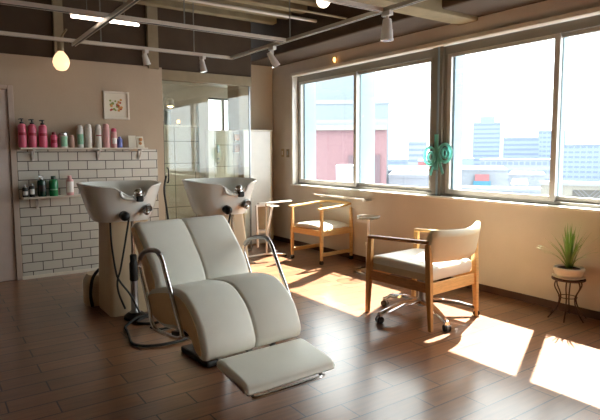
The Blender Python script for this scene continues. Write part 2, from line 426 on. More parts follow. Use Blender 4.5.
wl = thing('wall_lamp', 'small white arched lamp glowing above the tan tiled shower wall', 'lamp', (2.72, 7.0, 1.72))
obj('arm', M().tube([(-.07, 0, 0), (-.07, 0, .25), (-.06, 0, .34), (-.02, 0, .385), (.02, 0, .37)], .008, 8, smooth=4), 'whitemet', wl, True)
obj('shade', M().lathe([(.022, .36), (.045, .34), (.055, .255), (.05, .25), (.04, .33)], (.03, 0, 0), 16, True, False), 'whitemet', wl, True)
obj('bulb', M().ball((.03, 0, .262), .032), 'lampglow', wl, True)
gl = thing('candle_lamp', 'tiny amber lamp on top of the tiled shower wall', 'lamp', (2.86, 7.0, 1.72))
obj('base', M().lathe([(.03, 0), (.025, .02), (.01, .03)]), 'silver', gl, True)
obj('bulb', M().ball((0, 0, .05), .022), 'glow', gl, True)
fpane = thing('small_framed_pane', 'small square framed pane on the washroom back wall left of the arched lamp', 'mirror', (3.1, 8.13, 1.72))  # pale framed pane on the washroom back wall
obj('frame', M().bb(-.09, .09, -.02, .02, 0, .30), 'steel', fpane)
obj('pane_glass', M().bb(-.07, .07, -.026, -.02, .02, .28), 'frosted', fpane)

# wall sockets
for i, (yy, zz, lab) in enumerate(((6.67, 1.335, 'small beige switch plate nearer the corner column'), (6.53, 1.33, 'larger grey switch plate nearer the window jamb'))):
    s = thing('switch_plate', lab, 'light switch', (XW, yy, zz), group='switches beside the far window')
    obj('plate', M().bb(-.008, 0, -.035, .035, -.06, .06), 'switch' if i == 0 else 'post', s, bevel=.002)
    obj('rocker', M().bb(-.012, -.008, -.015, .015, -.03, .03), 'white' if i == 0 else 'steel', s)

# ------------------------------------------------------------------ picture
pic = thing('framed_picture', 'small white framed flower print on the plaster above the bottles', 'picture', (1.825, YB, 1.73))
fm = M()
fm.bb(-.145, .145, -.025, 0, 0, .022).bb(-.145, .145, -.025, 0, .293, .315).bb(-.145, -.123, -.025, 0, .022, .293).bb(.123, .145, -.025, 0, .022, .293)
obj('frame', fm, 'trim', pic, bevel=.003)
obj('print_sheet', M().bb(-.123, .123, -.01, 0, .022, .293), 'paper', pic)
for i, c in enumerate(('flower_green', 'flower_red', 'flower_orange')):
    for k in range(8):
        a = random.uniform(-.075, .075); b = .155+random.uniform(-.06, .075)
        obj('print_flower', M().ball((a, -.0112-.0006*i, b), random.uniform(.010, .018), 10, (1, .12, 1)), c, pic)

# ------------------------------------------------------------------ shelves and bottles
def shelf(x0, x1, z, brs, label):
    s = thing('wall_shelf', label, 'shelf', ((x0+x1)/2, YB-.012, z))
    ox = -(x0+x1)/2
    obj('board', M().bb(x0+ox, x1+ox, -.15, 0, -.018, 0), 'trim', s, bevel=.003)
    for b in brs:
        obj('bracket', M().bb(b+ox-.012, b+ox+.012, -.012, 0, -.14, -.018).bb(b+ox-.012, b+ox+.012, -.12, -.012, -.034, -.018).beam((b+ox, -.012, -.12), (b+ox, -.09, -.03), .012, .012), 'whitemet', s)
    return s
shelf(.80, 2.13, 1.405, (.93, 1.60, 2.07), 'long white wall shelf carrying the row of tall bottles above the tiles')
shelf(.80, 1.39, .888, (.95,), 'short white wall shelf in the tiles carrying green and dark bottles')

def bottle(name, x, z, r, h, kind, bm, cm, label, lab=None, group='bottles on the long wall shelf', yy=YB-.09):
    b = thing(name, label, 'bottle', (x, yy, z), group=group)
    if kind == 'pump':
        obj('body', M().lathe([(r*.92, 0), (r, .006), (r, h*.72), (r*.9, h*.78), (r*.45, h*.82), (r*.4, h*.85)], seg=18), bm, b, True)
        obj('pump', M().lathe([(r*.5, h*.83), (r*.5, h*.88), (r*.2, h*.89), (r*.2, h*.97), (r*.55, h*.975), (r*.5, h)], seg=12).beam((0, 0, h*.985), (-.03, -.012, h*.97), .012, .01), cm, b, True)
    elif kind == 'cap':
        obj('body', M().lathe([(r*.92, 0), (r, .006), (r, h*.74), (r*.85, h*.80), (r*.5, h*.84)], seg=18), bm, b, True)
        obj('cap', M().lathe([(r*.55, h*.83), (r*.55, h*.99), (r*.5, h)], seg=14), cm, b, True)
    elif kind == 'tube':
        obj('body', M().lathe([(r*.9, 0), (r, .006), (r, h*.80), (r*.92, h*.82)], seg=18), bm, b, True)
        obj('cap', M().lathe([(r*.9, h*.825), (r*.88, h*.93), (r*.6, h*.99), (r*.3, h)], seg=16), cm, b, True)
    elif kind == 'jar':
        obj('body', M().lathe([(r*.95, 0), (r, .006), (r, h*.84)], seg=20), bm, b, True)
        obj('lid', M().lathe([(r*1.02, h*.845), (r*1.02, h*.98), (r*.95, h)], seg=20), cm, b, True)
    if lab:
        lm, z0, z1 = lab
        n = 8; rings = []
        for zz_ in (z0*h, z1*h):
            rings.append([Vector((math.cos(a)*(r+.0012), math.sin(a)*(r+.0012), zz_)) for a in [PI*1.18 + PI*.64*i/n for i in range(n+1)]])
        lmh = M(); k0 = len(lmh.v); lmh.v += rings[0]+rings[1]
        lmh.f += [(i, i+1, n+2+i, n+1+i) for i in range(n)]
        obj('label_patch', lmh, lm, b, True)
    return b
px2x = lambda p: .776 + (p-16)*(2.11-.776)/(142-16)
Z1 = 1.405
bottle('pump_bottle', px2x(21), Z1, .040, .300, 'pump', 'pinkbt', 'black', 'leftmost pink pump bottle on the long shelf, next to the door', ('label_red', .42, .52))
bottle('pump_bottle', px2x(30), Z1, .040, .295, 'pump', 'pinkbt', 'black', 'middle one of the three pink pump bottles', ('label_red', .42, .52))
bottle('pump_bottle', px2x(39.5), Z1, .041, .290, 'pump', 'pinkbt', 'black', 'third pink pump bottle, beside the short red-capped bottle', ('label_red', .42, .52))
bottle('short_bottle', px2x(49.5), Z1, .033, .165, 'cap', 'pinkbt', 'redcap', 'short pink bottle with a dark red cap', ('label_red', .3, .5))
bottle('jar', px2x(58.5), Z1, .040, .160, 'jar', 'whitebt', 'silver', 'white and green jar with a silver lid', ('label_green', .1, .75))
bottle('short_bottle', px2x(66.5), Z1, .028, .135, 'tube', 'clearpink', 'clearpink', 'small clear pinkish bottle right of the green jar')
bottle('tall_bottle', px2x(74.5), Z1, .036, .245, 'tube', 'whitebt', 'whitebt', 'tall white bottle with a pale green label', ('label_green', .15, .6))
bottle('tall_bottle', px2x(83), Z1, .036, .262, 'tube', 'whitebt', 'whitebt', 'plain tall white bottle between the green and the red labelled ones')
bottle('tall_bottle', px2x(93), Z1, .033, .258, 'tube', 'whitebt', 'label_white', 'tall white bottle with a small red mark', ('label_red', .5, .54))
bottle('tall_bottle', px2x(101), Z1, .037, .268, 'tube', 'palepink', 'palepink', 'tallest pale pink bottle')
bottle('tall_bottle', px2x(109), Z1, .033, .220, 'tube', 'palepink', 'pinkbt', 'slimmer pink bottle right beside the small blue one', ('label_white', .2, .5))
bottle('short_bottle', px2x(115), Z1, .029, .125, 'cap', 'bluebt', 'bluebt', 'small violet blue bottle')
pc = thing('photo_card', 'small folded picture card with orange flowers at the end of the long shelf', 'card', (px2x(134.5), YB-.09, Z1))
obj('card', M().beam((-.06, 0, 0), (-.06, .02, .14), .085, .004, up=(0, 1, 0)).beam((.035, -.02, 0), (.03, .02, .13), .08, .004, up=(0, 1, 0)), 'paper', pc)
obj('printed_flower', M().ball((.035, -.006, .095), .022, 10, (1, .25, 1)).ball((.03, -.012, .05), .018, 10, (1, .25, 1)), 'orange', pc)
Z2 = .888; g2 = 'bottles on the short wall shelf'
px3x = lambda p: .79 + (p-20)*(1.391-.79)/60
bottle('small_bottle', px3x(24), Z2, .028, .125, 'cap', 'black', 'silver', 'small black bottle with silver cap at the left end of the short shelf', ('label_white', .2, .5), g2)
bottle('small_bottle', px3x(30.5), Z2, .026, .14, 'cap', 'black', 'silver', 'small black bottle touching the dark green pump bottle', ('label_white', .2, .6), g2)
bottle('pump_bottle', px3x(40), Z2, .043, .22, 'pump', 'darkgreen', 'silver', 'very dark green pump bottle on the short shelf', ('black', .25, .55), g2)
bottle('green_bottle', px3x(51.5), Z2, .044, .215, 'cap', 'greenbt', 'darkgreen', 'bright green bottle on the short shelf', ('label_green', .3, .36), g2)
bottle('pink_bottle', px3x(68), Z2, .039, .215, 'cap', 'palepink', 'palepink', 'pale pink and white bottle at the right end of the short shelf', ('label_white', .15, .7), g2)

# ------------------------------------------------------------------ shampoo basins
def wash_unit(x, y0, rz, label, glabel):
    t = thing('shampoo_basin', label, 'wash basin', (x, y0, 0), rz)
    # bowl
    n = 48
    def ring(w, d, z, e=2.6, cy=0, dip=0, tiltz=0):
        pts = []
        for i in range(n):
            a = 2*PI*i/n; c, s_ = math.cos(a), math.sin(a)
            px = w*math.copysign(abs(c)**(2/e), c); py = d*math.copysign(abs(s_)**(2/e), s_)
            fr = max(0, -s_)
            q = dip*math.exp(-((px-.04)/.115)**4)*fr
            q2 = dip*.35*(fr**1.5)
            pts.append(Vector((px, cy+py + (.05*dip/.11*math.exp(-((px-.04)/.11)**4)*fr if dip else 0), z - q - q2 + tiltz*py)))
        return pts
    W = .325
    rings = [ring(.19, .16, .795, 3), ring(.215, .185, .80, 3), ring(.235, .205, .83, 2.8), ring(.265, .23, .91, 2.7), ring(.292, .25, 1.0, 2.6, dip=.02), ring(.314, .268, 1.07, 2.6, dip=.05), ring(W, .28, 1.10, 2.6, dip=.07),
             ring(W-.004, .276, 1.108, 2.6, dip=.073), ring(W-.02, .262, 1.108, 2.6, dip=.073), ring(W-.03, .252, 1.095, 2.6, dip=.07), ring(W-.05, .235, 1.03, 2.6, dip=.04), ring(W-.08, .205, .95, 2.5), ring(.19, .15, .88, 2.3), ring(.10, .08, .86, 2), ring(.03, .03, .855, 2)]
    obj('bowl', M().loft(rings), 'ceramic', t, True)
    obj('drain', M().lathe([(.028, .857), (.028, .862), (.02, .863)]), 'chrome', t, True)
    obj('neck_rest', M().tube([(-.075, -.268, 1.05), (-.06, -.268, 1.005), (-.01, -.268, .985), (.08, -.268, .985), (.12, -.268, 1.005), (.145, -.268, 1.05)], .012, 8, smooth=5), 'ceramic', t, True)
    kn = obj('mixer_tap', M().lathe([(.045, .0), (.05, .02), (.035, .06), (.012, .065)], (.075, -.225, .97)).ball((.075, -.235, 1.03), .035, 12), 'chrome', t, True)
    obj('lever', M().box((.075, -.275, .985), (.055, .04, .05)), 'black', kn, bevel=.012)
    obj('hose_socket', M().cyl((-.04, -.20, .86), (-.04, -.255, .85), .035, .038).ball((-.04, -.262, .85), .036, 12), 'black', t, True)
    obj('shower_holder', M().cyl((.13, -.2, .885), (.13, -.262, .875), .022, .026).ball((.13, -.272, .873), .022, 10), 'chrome', t, True)
    obj('spray_head', M().cyl((.17, -.19, .92), (.15, -.26, .90), .02, .028), 'silver', t, True)
    # pedestal
    def rr(x0, x1, y0_, y1_, z, r=.04, k=5):
        o = []
        for cx, cy, a0 in ((x1-r, y1_-r, 0), (x0+r, y1_-r, PI/2), (x0+r, y0_+r, PI), (x1-r, y0_+r, 1.5*PI)):
            for i in range(k+1):
                a = a0+PI/2*i/k; o.append(Vector((cx+r*math.cos(a), cy+r*math.sin(a), z)))
        return o
    obj('pedestal', M().loft([rr(-.12, .28, -.06, .34, .0), rr(-.125, .285, -.065, .345, .02), rr(-.115, .27, -.05, .33, .4), rr(-.115, .22, -.04, .28, .82)]), 'beige', t, True)
    obj('rear_plinth', M().loft([rr(-.20, .22, .36, .62, 0, .08), rr(-.20, .22, .36, .62, .2, .08), rr(-.17, .19, .38, .59, .27, .08)]), 'beige', t, True)
    obj('rear_hose', M().tube([(-.17, .345, .01), (-.185, .335, .12), (-.16, .34, .26), (-.10, .35, .33)], .014, 8, smooth=5), 'rubber', t, True)
    # lift column
    pl = obj('lift_pole', M().cyl((.04, -.17, .06), (.04, -.17, .80), .016), 'chrome', t, True)
    obj('rubber_sleeve', M().lathe([(.024, .30), (.034, .32), (.034, .45), (.026, .47), (.028, .52), (.018, .53)], (.04, -.17, 0)), 'rubber', pl, True)
    obj('lower_cylinder', M().lathe([(.045, .05), (.03, .07), (.028, .30), (.03, .31)], (.04, -.17, 0)), 'steel', pl, True)
    obj('foot', M().lathe([(.09, 0), (.09, .02), (.06, .045), (.04, .05)], (.04, -.17, 0)), 'black', t, True)
    obj('hose', M().tube([(-.115, -.1, .80), (-.115, -.12, .62), (-.10, -.15, .42), (-.08, -.17, .33), (.0, -.2, .20), (.05, -.25, .06)], .008, 8, smooth=6), 'rubber', t, True)
    obj('hose', M().tube([(.0, -.22, .83), (-.03, -.19, .62), (-.07, -.185, .42), (-.09, -.16, .32), (-.08, -.15, .22), (-.03, -.14, .08)], .008, 8, smooth=6), 'rubber', t, True)
    return t
u1 = wash_unit(1.295, 4.45, R(0), 'white ceramic shampoo basin on beige pedestal, nearer the bottle shelves', '')
u2 = wash_unit(2.16, 4.36, R(-2), 'white ceramic shampoo basin nearer the glass screen', '')
cb = M()
cb.tube([(1.42, 4.175, .02), (1.36, 4.15, .03), (1.30, 4.10, .012), (1.42, 4.02, .012), (1.58, 4.08, .03), (1.56, 4.16, .03), (1.34, 4.14, .05), (1.20, 4.08, .012), (1.17, 3.95, .012), (1.15, 3.85, .012), (1.12, 3.66, .012), (1.2, 3.55, .012), (1.38, 3.52, .012), (1.52, 3.56, .012)], .010, 8, smooth=7)
tag(obj('power_cable', cb, 'rubber', smooth=True), 'thick black cable looping on the floor in front of the left pedestal', 'cable')
tag(obj('power_cable', M().tube([(1.62, 3.90, .012), (1.54, 3.86, .012), (1.46, 3.84, .012), (1.38, 3.86, .012), (1.34, 3.93, .012)], .008, 8, smooth=6), 'rubber', smooth=True), 'short black cable end pointing under the recliner from the coil', 'cable')
tag(obj('hanging_hose', M().tube([(2.13, 5.4, .012), (2.1, 5.4, .3), (2.06, 5.4, .7), (2.04, 5.42, .95), (2.08, 5.46, 1.1)], .011, 8, smooth=6), 'rubber', smooth=True), 'black hose curving up left of the right basin', 'hose')
ch_ = thing('charger_box', 'low black box on the floor behind the recliner', 'box', (2.2, 5.22, 0))
obj('body', M().bb(-.15, .2, -.1, .12, 0, .12), 'black', ch_, bevel=.01)
obj('lid', M().bb(-.14, .19, -.09, .11, .12, .135), 'rubber', ch_, bevel=.004)

# ------------------------------------------------------------------ cream shampoo recliner
rc = thing('shampoo_recliner', 'large cream leather reclining shampoo chair with tan sides and chrome arm loops', 'chair', (1.405, 2.72, 0), R(3.5))
HW = .325
backp = smoothprof([(.28, .55), (.33, .66), (.45, .79), (.555, .885), (.605, .912), (.665, .90), (.685, .86), (.63, .79), (.52, .66), (.44, .52), (.37, .47), (.30, .48)], 5)
bk = obj('backrest', cushion(backp, HW, .035, seam=0.0), 'cream', rc, True)
seatp = smoothprof([(.33, .555), (.20, .592), (.05, .62), (-.08, .62), (-.185, .575), (-.265, .505), (-.315, .415), (-.33, .355), (-.31, .315), (-.255, .32), (-.16, .40), (-.02, .40), (.15, .37), (.30, .39), (.36, .45), (.37, .52)], 5)
st = obj('seat', cushion(seatp, HW-.012, .03, seam=0.0), 'cream', rc, True); st.location = (-.04, 0, -.008)
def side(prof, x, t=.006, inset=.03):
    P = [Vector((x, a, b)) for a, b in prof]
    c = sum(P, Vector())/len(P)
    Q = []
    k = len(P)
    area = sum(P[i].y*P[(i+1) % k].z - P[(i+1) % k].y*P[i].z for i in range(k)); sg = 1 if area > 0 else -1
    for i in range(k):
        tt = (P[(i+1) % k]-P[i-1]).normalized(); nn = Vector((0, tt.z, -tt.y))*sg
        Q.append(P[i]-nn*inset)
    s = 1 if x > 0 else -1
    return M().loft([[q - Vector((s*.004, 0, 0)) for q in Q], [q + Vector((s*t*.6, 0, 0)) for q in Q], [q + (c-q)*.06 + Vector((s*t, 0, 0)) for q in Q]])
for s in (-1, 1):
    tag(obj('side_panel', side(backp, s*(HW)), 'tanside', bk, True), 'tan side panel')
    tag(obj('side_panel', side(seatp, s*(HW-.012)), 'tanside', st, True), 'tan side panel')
ft = thing('footrest', None, None); ft.parent = rc
ft.location = (.01, -.475, .262); ft.rotation_euler = (R(9), 0, 0)
del ft
fr_ = cushion(smoothprof([(-.165, -.02), (-.17, .005), (-.15, .028), (-.05, .036), (.09, .036), (.13, .022), (.135, .0), (.12, -.02), (0, -.022)], 4), .27, .022)
bpy.data.objects.remove(bpy.data.objects['footrest'])
fo = obj('footrest', fr_, 'cream', rc, True)
fo.location = (-.015, -.45, .262); fo.rotation_euler = (R(7), 0, R(-2))
obj('under_plate', M().bb(-.25, .25, -.155, .12, -.032, -.022), 'black', fo)
obj('front_bar', M().tube([(-.23, -.13, -.03), (-.23, -.17, -.032), (-.20, -.19, -.03), (.15, -.19, -.03), (.18, -.17, -.032), (.18, -.13, -.03)], .009, 8, smooth=4), 'chrome', fo, True)
for s in (-1, 1):
    X = s*(.372) if s < 0 else .362
    pth = [(.05, .355), (.20, .345), (.265, .375), (.30, .46), (.40, .63), (.425, .68), (.40, .735), (.30, .785), (.17, .80), (.10, .765), (.04, .67), (-.12, .42), (-.13, .40), (-.08, .375)]
    arm = obj('armrest', M().tube([(X, a, b) for a, b in pth], .012, 12, closed=True, smooth=6), 'chrome', rc, True)
    obj('mount_plate', M().box((X-s*.03, -.055, .385), (.07, .10, .035), Matrix.Rotation(R(-12), 3, 'X')), 'black', arm, bevel=.006)
    obj('grip', M().tube([(X, a, b) for a, b in ((.41, .722), (.37, .757), (.29, .788), (.17, .803), (.12, .785))], .014, 12, smooth=5), 'steel', arm, True)
bs = obj('mechanism_box', M().loft([[(-.20, -.20, .25), (.0, -.20, .25), (-.04, .3, .29), (-.22, .3, .29)], [(-.22, -.24, .325), (.04, -.24, .325), (.04, .35, .395), (-.24, .35, .395)]]), 'whitemet', rc)
obj('link_arm', M().beam((-.05, -.22, .31), (-.05, -.36, .235), .03, .02).beam((.1, -.22, .31), (.1, -.36, .235), .03, .02), 'steel', rc)
obj('column', M().cyl((0.12, .34, .04), (0.12, .34, .40), .06), 'steel', rc, True)
obj('base_plate', M().bb(-.02, .26, .26, .64, 0, .04), 'black', rc, bevel=.012)

# ------------------------------------------------------------------ walnut armchair on a chrome star base
ac = thing('swivel_armchair', 'walnut armed chair with cream backrest above a chrome five-star base', 'chair', (3.31, 2.98, 0), R(4))
# local frame: the chair faces +y ; x=-.3 is the side nearest the camera
xl, xr, yf, yb = -.30, .30, .31, -.30
for (x, y_, mt) in ((xl, yf, 'wood_shaded'), (xl, yb, 'wood_shaded'), (xr, yb, 'wood_light'), (xr, yf, 'wood_light')):  # shading put into the wood: darker camera-side legs, paler window-side legs
    out = 1 if y_ > 0 else -1
    lg = M()
    top = .632 if y_ > 0 else .659
    lg.loft([[Vector((x+dx*.016, y_+dy*.016+out*.02, 0)) for dx, dy in ((-1,-1),(1,-1),(1,1),(-1,1))],
             [Vector((x+dx*.020, y_+dy*.024, .38)) for dx, dy in ((-1,-1),(1,-1),(1,1),(-1,1))],
             [Vector((x+dx*.018, y_+dy*.022-out*.01, top)) for dx, dy in ((-1,-1),(1,-1),(1,1),(-1,1))]])
    obj('leg', lg, mt, ac, bevel=.005)
for x, mt in ((xl, 'wood_dark'), (xr, 'wood_light')):  # same split here: shaded brown near the camera, lit tone by the window
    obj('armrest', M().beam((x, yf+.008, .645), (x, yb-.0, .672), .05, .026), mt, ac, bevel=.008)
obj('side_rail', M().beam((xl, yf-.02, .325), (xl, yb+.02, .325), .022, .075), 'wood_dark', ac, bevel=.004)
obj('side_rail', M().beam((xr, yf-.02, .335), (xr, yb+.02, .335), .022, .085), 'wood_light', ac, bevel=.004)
obj('back_rail', M().beam((xl+.02, yb+.0, .315), (xr-.02, yb+.0, .315), .022, .09), 'wood_light', ac, bevel=.004)
obj('front_rail', M().beam((xl+.02, yf, .335), (xr-.02, yf, .335), .022, .085), 'wood_light', ac, bevel=.004)
sp = smoothprof([(-.285, .38), (-.29, .45), (-.25, .475), (-.05, .485), (.15, .49), (.28, .485), (.325, .46), (.325, .385), (.28, .365), (0, .365), (-.24, .365)], 4)
sc_ = obj('seat_cushion', cushion(sp, .282, .03), 'vinyl', ac, True)
obj('cushion_band', M().bb(-.2835, .2835, -.26, .29, .37, .425), 'vinyl_side', sc_, bevel=.004)
# curved backrest
rings = []
for i in range(17):
    u = -1+2*i/16
    x = u*.315; yy_ = yb-.045+.085*u*u + .0
    lean = -.05
    z0, z1 = .515, .765+.035*u*u*(1 if u > 0 else .3)
    th = .075 if abs(u) < .95 else .06
    rings.append([Vector((x, yy_+th/2, z0+.01)), Vector((x, yy_+th/2+lean*.9, z1-.02)), Vector((x, yy_+th/4+lean, z1-.004)), Vector((x, yy_-th/4+lean, z1)), Vector((x, yy_-th/2+lean, z1-.02)), Vector((x, yy_-th/2, z0+.01)), Vector((x, yy_-th/4, z0)), Vector((x, yy_+th/4, z0))])
bko = obj('backrest', M().loft(rings), 'backvinyl', ac, True)
sb = bko.modifiers.new('s', 'SUBSURF'); sb.levels = 1; sb.render_levels = 1
# star base
obj('hub', M().lathe([(.035, .075), (.045, .08), (.045, .13), (.03, .15), (.028, .38)], (0, 0, 0)).bb(-.12, .12, -.12, .12, .365, .385), 'steel', ac, True)
for k in range(5):
    a = R(171+72*k); dx, dy = math.cos(a), math.sin(a); rr_ = .44 if k < 3 else .362
    L = [(.03, .115, .058), (.16, .125, .052), (.30, .105, .045), (rr_-.02, .075, .038), (rr_+.01, .062, .032)]
    rg = []
    for d, z, w in L:
        c = Vector((dx*d, dy*d, z)); n = Vector((-dy, dx, 0)); w *= 1.2
        rg.append([c+n*w/2-Vector((0, 0, .012)), c-n*w/2-Vector((0, 0, .012)), c-n*w/2*.8+Vector((0, 0, .008)), c-n*w*.2+Vector((0, 0, .016)), c+n*w*.2+Vector((0, 0, .016)), c+n*w/2*.8+Vector((0, 0, .008))])
    pg = obj('base_leg', M().loft(rg), 'chrome', ac, True)
    c = Vector((dx*rr_, dy*rr_, .026)); n = Vector((-dy, dx, 0))
    cs = obj('caster', M().cyl(c+n*.024, c+n*.008, .026, seg=18).cyl(c-n*.008, c-n*.024, .026, seg=18), 'rubber', pg, True)
    obj('caster_hood', M().cyl(c+n*.008, c-n*.008, .028, seg=18).cyl(c+Vector((0, 0, .0)), c+Vector((0, 0, .045)), .009), 'steel', cs, True)

# ------------------------------------------------------------------ pale wood chair on casters
wc = thing('wooden_armchair', 'light wooden armchair with white seat pad and small casters under the window', 'chair', (4.03, 5.30, 0), R(6))
hx, hy = .255, .27
for sx in (-1, 1):
    for sy in (-1, 1):
        lg = M().loft([[Vector((sx*hx+a*.015, sy*hy+b*.015, .05)) for a, b in ((-1,-1),(1,-1),(1,1),(-1,1))],
                       [Vector((sx*hx+a*.019, sy*hy+b*.019, .40)) for a, b in ((-1,-1),(1,-1),(1,1),(-1,1))],
                       [Vector((sx*hx*.97+a*.015, sy*hy+b*.015, .665 if sx < 0 else .66)) for a, b in ((-1,-1),(1,-1),(1,1),(-1,1))]])
        l = obj('leg', lg, 'wood_light', wc, bevel=.004)
        obj('caster', M().cyl((sx*hx, sy*hy-.014, .024), (sx*hx, sy*hy+.014, .024), .024).cyl((sx*hx, sy*hy, .024), (sx*hx, sy*hy, .055), .007), 'rubber', l, True)
for sy in (-1, 1):
    obj('armrest', M().loft([[Vector((x, sy*(hy+o)-w, z-.012)), Vector((x, sy*(hy+o)+w, z-.012)), Vector((x, sy*(hy+o)+w, z+.012)), Vector((x, sy*(hy+o)-w, z+.012))] for x, o, w, z in ((-.30, .0, .022, .668), (-.2, .003, .026, .674), (0, .004, .024, .682), (.16, -.01, .02, .694), (.265, -.035, .018, .702))]), 'wood_light', wc, bevel=.005)
    obj('stretcher', M().beam((-hx, sy*hy, .12), (hx, sy*hy, .12), .022, .045), 'wood_light', wc, bevel=.004)
    obj('seat_rail', M().beam((-hx, sy*hy, .375), (hx, sy*hy, .375), .022, .07), 'wood_light', wc, bevel=.004)
for sx in (-1, 1):
    obj('seat_rail', M().beam((sx*hx, -hy, .375), (sx*hx, hy, .375), .022, .07), 'wood_light', wc, bevel=.004)
obj('back_rail', M().tube([(.262, -hy+.03, .70), (.295, -.15, .705), (.305, 0, .707), (.295, .15, .705), (.262, hy-.03, .70)], .017, 10, smooth=6), 'wood_light', wc, True)
obj('seat_pad', cushion(smoothprof([(-.245, .415), (-.25, .435), (-.2, .46), (0, .475), (.2, .46), (.25, .435), (.245, .415), (0, .41)], 4), .238, .03), 'vinyl', wc, True)

# ------------------------------------------------------------------ white salon trolley
tl = thing('tray_trolley', 'slim white metal trolley stand beside the left side of the wooden armchair', 'trolley', (3.58, 5.86, 0))
obj('post', M().cyl((-.02, .0, .03), (-.02, 0, .69), .012), 'whitemet', tl, True)
obj('foot_bar', M().cyl((-.30, -.02, .03), (.10, .02, .03), .011).cyl((-.02, 0, .03), (.17, -.16, .03), .011).cyl((-.02, 0, .03), (.20, .10, .03), .011), 'whitemet', tl, True)
for p in ((-.30, -.02), (.17, -.16), (.2, .1)):
    obj('foot', M().ball((p[0], p[1], .014), .014, 10), 'rubber', tl, True)
obj('frame', M().beam((-.12, .05, .12), (-.15, .03, .67), .02, .04).beam((.01, .05, .25), (.10, .05, .67), .02, .035).beam((-.13, .05, .32), (.03, .05, .32), .02, .03).beam((-.15, .05, .66), (.11, .05, .66), .02, .03), 'whitemet', tl, bevel=.003)
obj('back_panel', M().box((-.04, .07, .5), (.16, .012, .3)), 'post', tl)
ta = obj('tray_arm', M().beam((-.16, -.03, .695), (.30, -.10, .712), .06, .016), 'white', tl, bevel=.004)
obj('small_tray', M().bb(-.02, .13, -.09, .0, .645, .655), 'white', tl, bevel=.003)

# ------------------------------------------------------------------ pedestal tray stand
ts = thing('pedestal_tray', 'chrome pedestal with small clear tray between the two armchairs', 'tray stand', (4.02, 4.42, 0))
obj('pole', M().cyl((0, 0, .03), (0, 0, .60), .014).cyl((0, 0, .03), (0, 0, .30), .026).cyl((0, 0, .30), (0, 0, .33), .034), 'white', ts, True)
obj('base', M().lathe([(.15, 0), (.15, .012), (.10, .028), (.03, .035)], seg=28), 'chrome', ts, True)
obj('tray', M().lathe([(.02, .60), (.125, .605), (.13, .63), (.127, .63), (.122, .61), (.02, .605)], seg=28), 'acrylic', ts, True)
obj('tray_rim', M().tube([Vector((.128*math.cos(2*PI*i/28), .128*math.sin(2*PI*i/28), .63)) for i in range(28)], .003, 6, closed=True), 'steel', ts, True)
gsf = thing('glass_shelf', 'thin clear shelf with a white front edge on the wall under the far window', 'shelf', (XW, 5.15, .79))
obj('shelf_plate', M().bb(-.17, 0, -.48, .50, -.006, .004), 'acrylic', gsf)
obj('front_edge', M().bb(-.18, -.17, -.48, .50, -.008, .006), 'white', gsf, bevel=.002)
obj('bracket', M().bb(-.14, 0, -.42, -.405, -.03, -.008), 'whitemet', gsf)
obj('bracket', M().bb(-.14, 0, .40, .415, -.03, -.008), 'whitemet', gsf)

# ------------------------------------------------------------------ potted plant on iron stand
ps = thing('plant_stand', 'small dark iron plant stand with curved legs under the right window', 'plant stand', (4.17, 2.215, 0))
obj('top_plate', M().lathe([(.12, .32), (.125, .323), (.125, .333), (.12, .335)], seg=28), 'iron', ps, True)
for k in range(6):
    a = R(20+60*k); c, s_ = math.cos(a), math.sin(a)
    if 4.17+c*.15 > 4.33: rO = .14
    else: rO = .15
    obj('leg', M().tube([(c*.09, s_*.09, .323), (c*.105, s_*.105, .27), (c*.065, s_*.065, .18), (c*.085, s_*.085, .09), (c*rO, s_*rO, .006)], .0055, 7, smooth=6), 'iron', ps, True)
obj('leg_ring', M().tube([Vector((.068*math.cos(2*PI*i/20), .068*math.sin(2*PI*i/20), .18)) for i in range(20)], .0035, 6, closed=True), 'iron', ps, True)
pp = thing('potted_plant', 'spiky green plant in a wide white pot on the iron stand', 'potted plant', (4.17, 2.215, .335))
po = obj('pot', M().lathe([(.08, 0), (.092, .01), (.104, .035), (.106, .055), (.113, .06), (.118, .078), (.113, .088), (.10, .088), (.095, .075), (.03, .07)], seg=28), 'pot', pp, True)
obj('saucer', M().lathe([(.095, -.0), (.122, .012), (.122, .018), (.09, .012)], seg=28), 'pot', po, True)
obj('soil', M().lathe([(.096, .07), (.085, .078), (.03, .082)], seg=20), 'soil', pp, True)
for k in range(60):
    a = random.uniform(0, 2*PI)
    sp_ = random.choice((.04, .08, .12, .15, .2, .24)) * random.uniform(.7, 1.1)
    hh = random.uniform(.2, .37) * (1 - .35*(sp_/.3)**2)
    c, s_ = math.cos(a), math.sin(a)
    if c > 0: sp_ *= max(.28, 1-c*.75)
    b0 = Vector((c*.025*random.random(), s_*.03*random.random(), .078))
    tip = b0 + Vector((c*sp_, s_*sp_, hh*(.75 if sp_ > .2 else 1)))
    mid = b0 + Vector((c*sp_*.32, s_*sp_*.32, hh*.62))
    n = Vector((-s_, c, 0)); m = M(); rg = []
    for i in range(8):
        t = i/7; p = b0*(1-t)**2 + mid*2*t*(1-t) + tip*t*t
        w = .0075*(1-t)**.7*(.7+.6*t) + .0006
        rg.append([p+n*w, p+Vector((c, s_, 0))*.001+Vector((0, 0, .0012)), p-n*w, p-Vector((0, 0, .0012))])
    obj('leaf', m.loft(rg), 'leaf', pp, True)

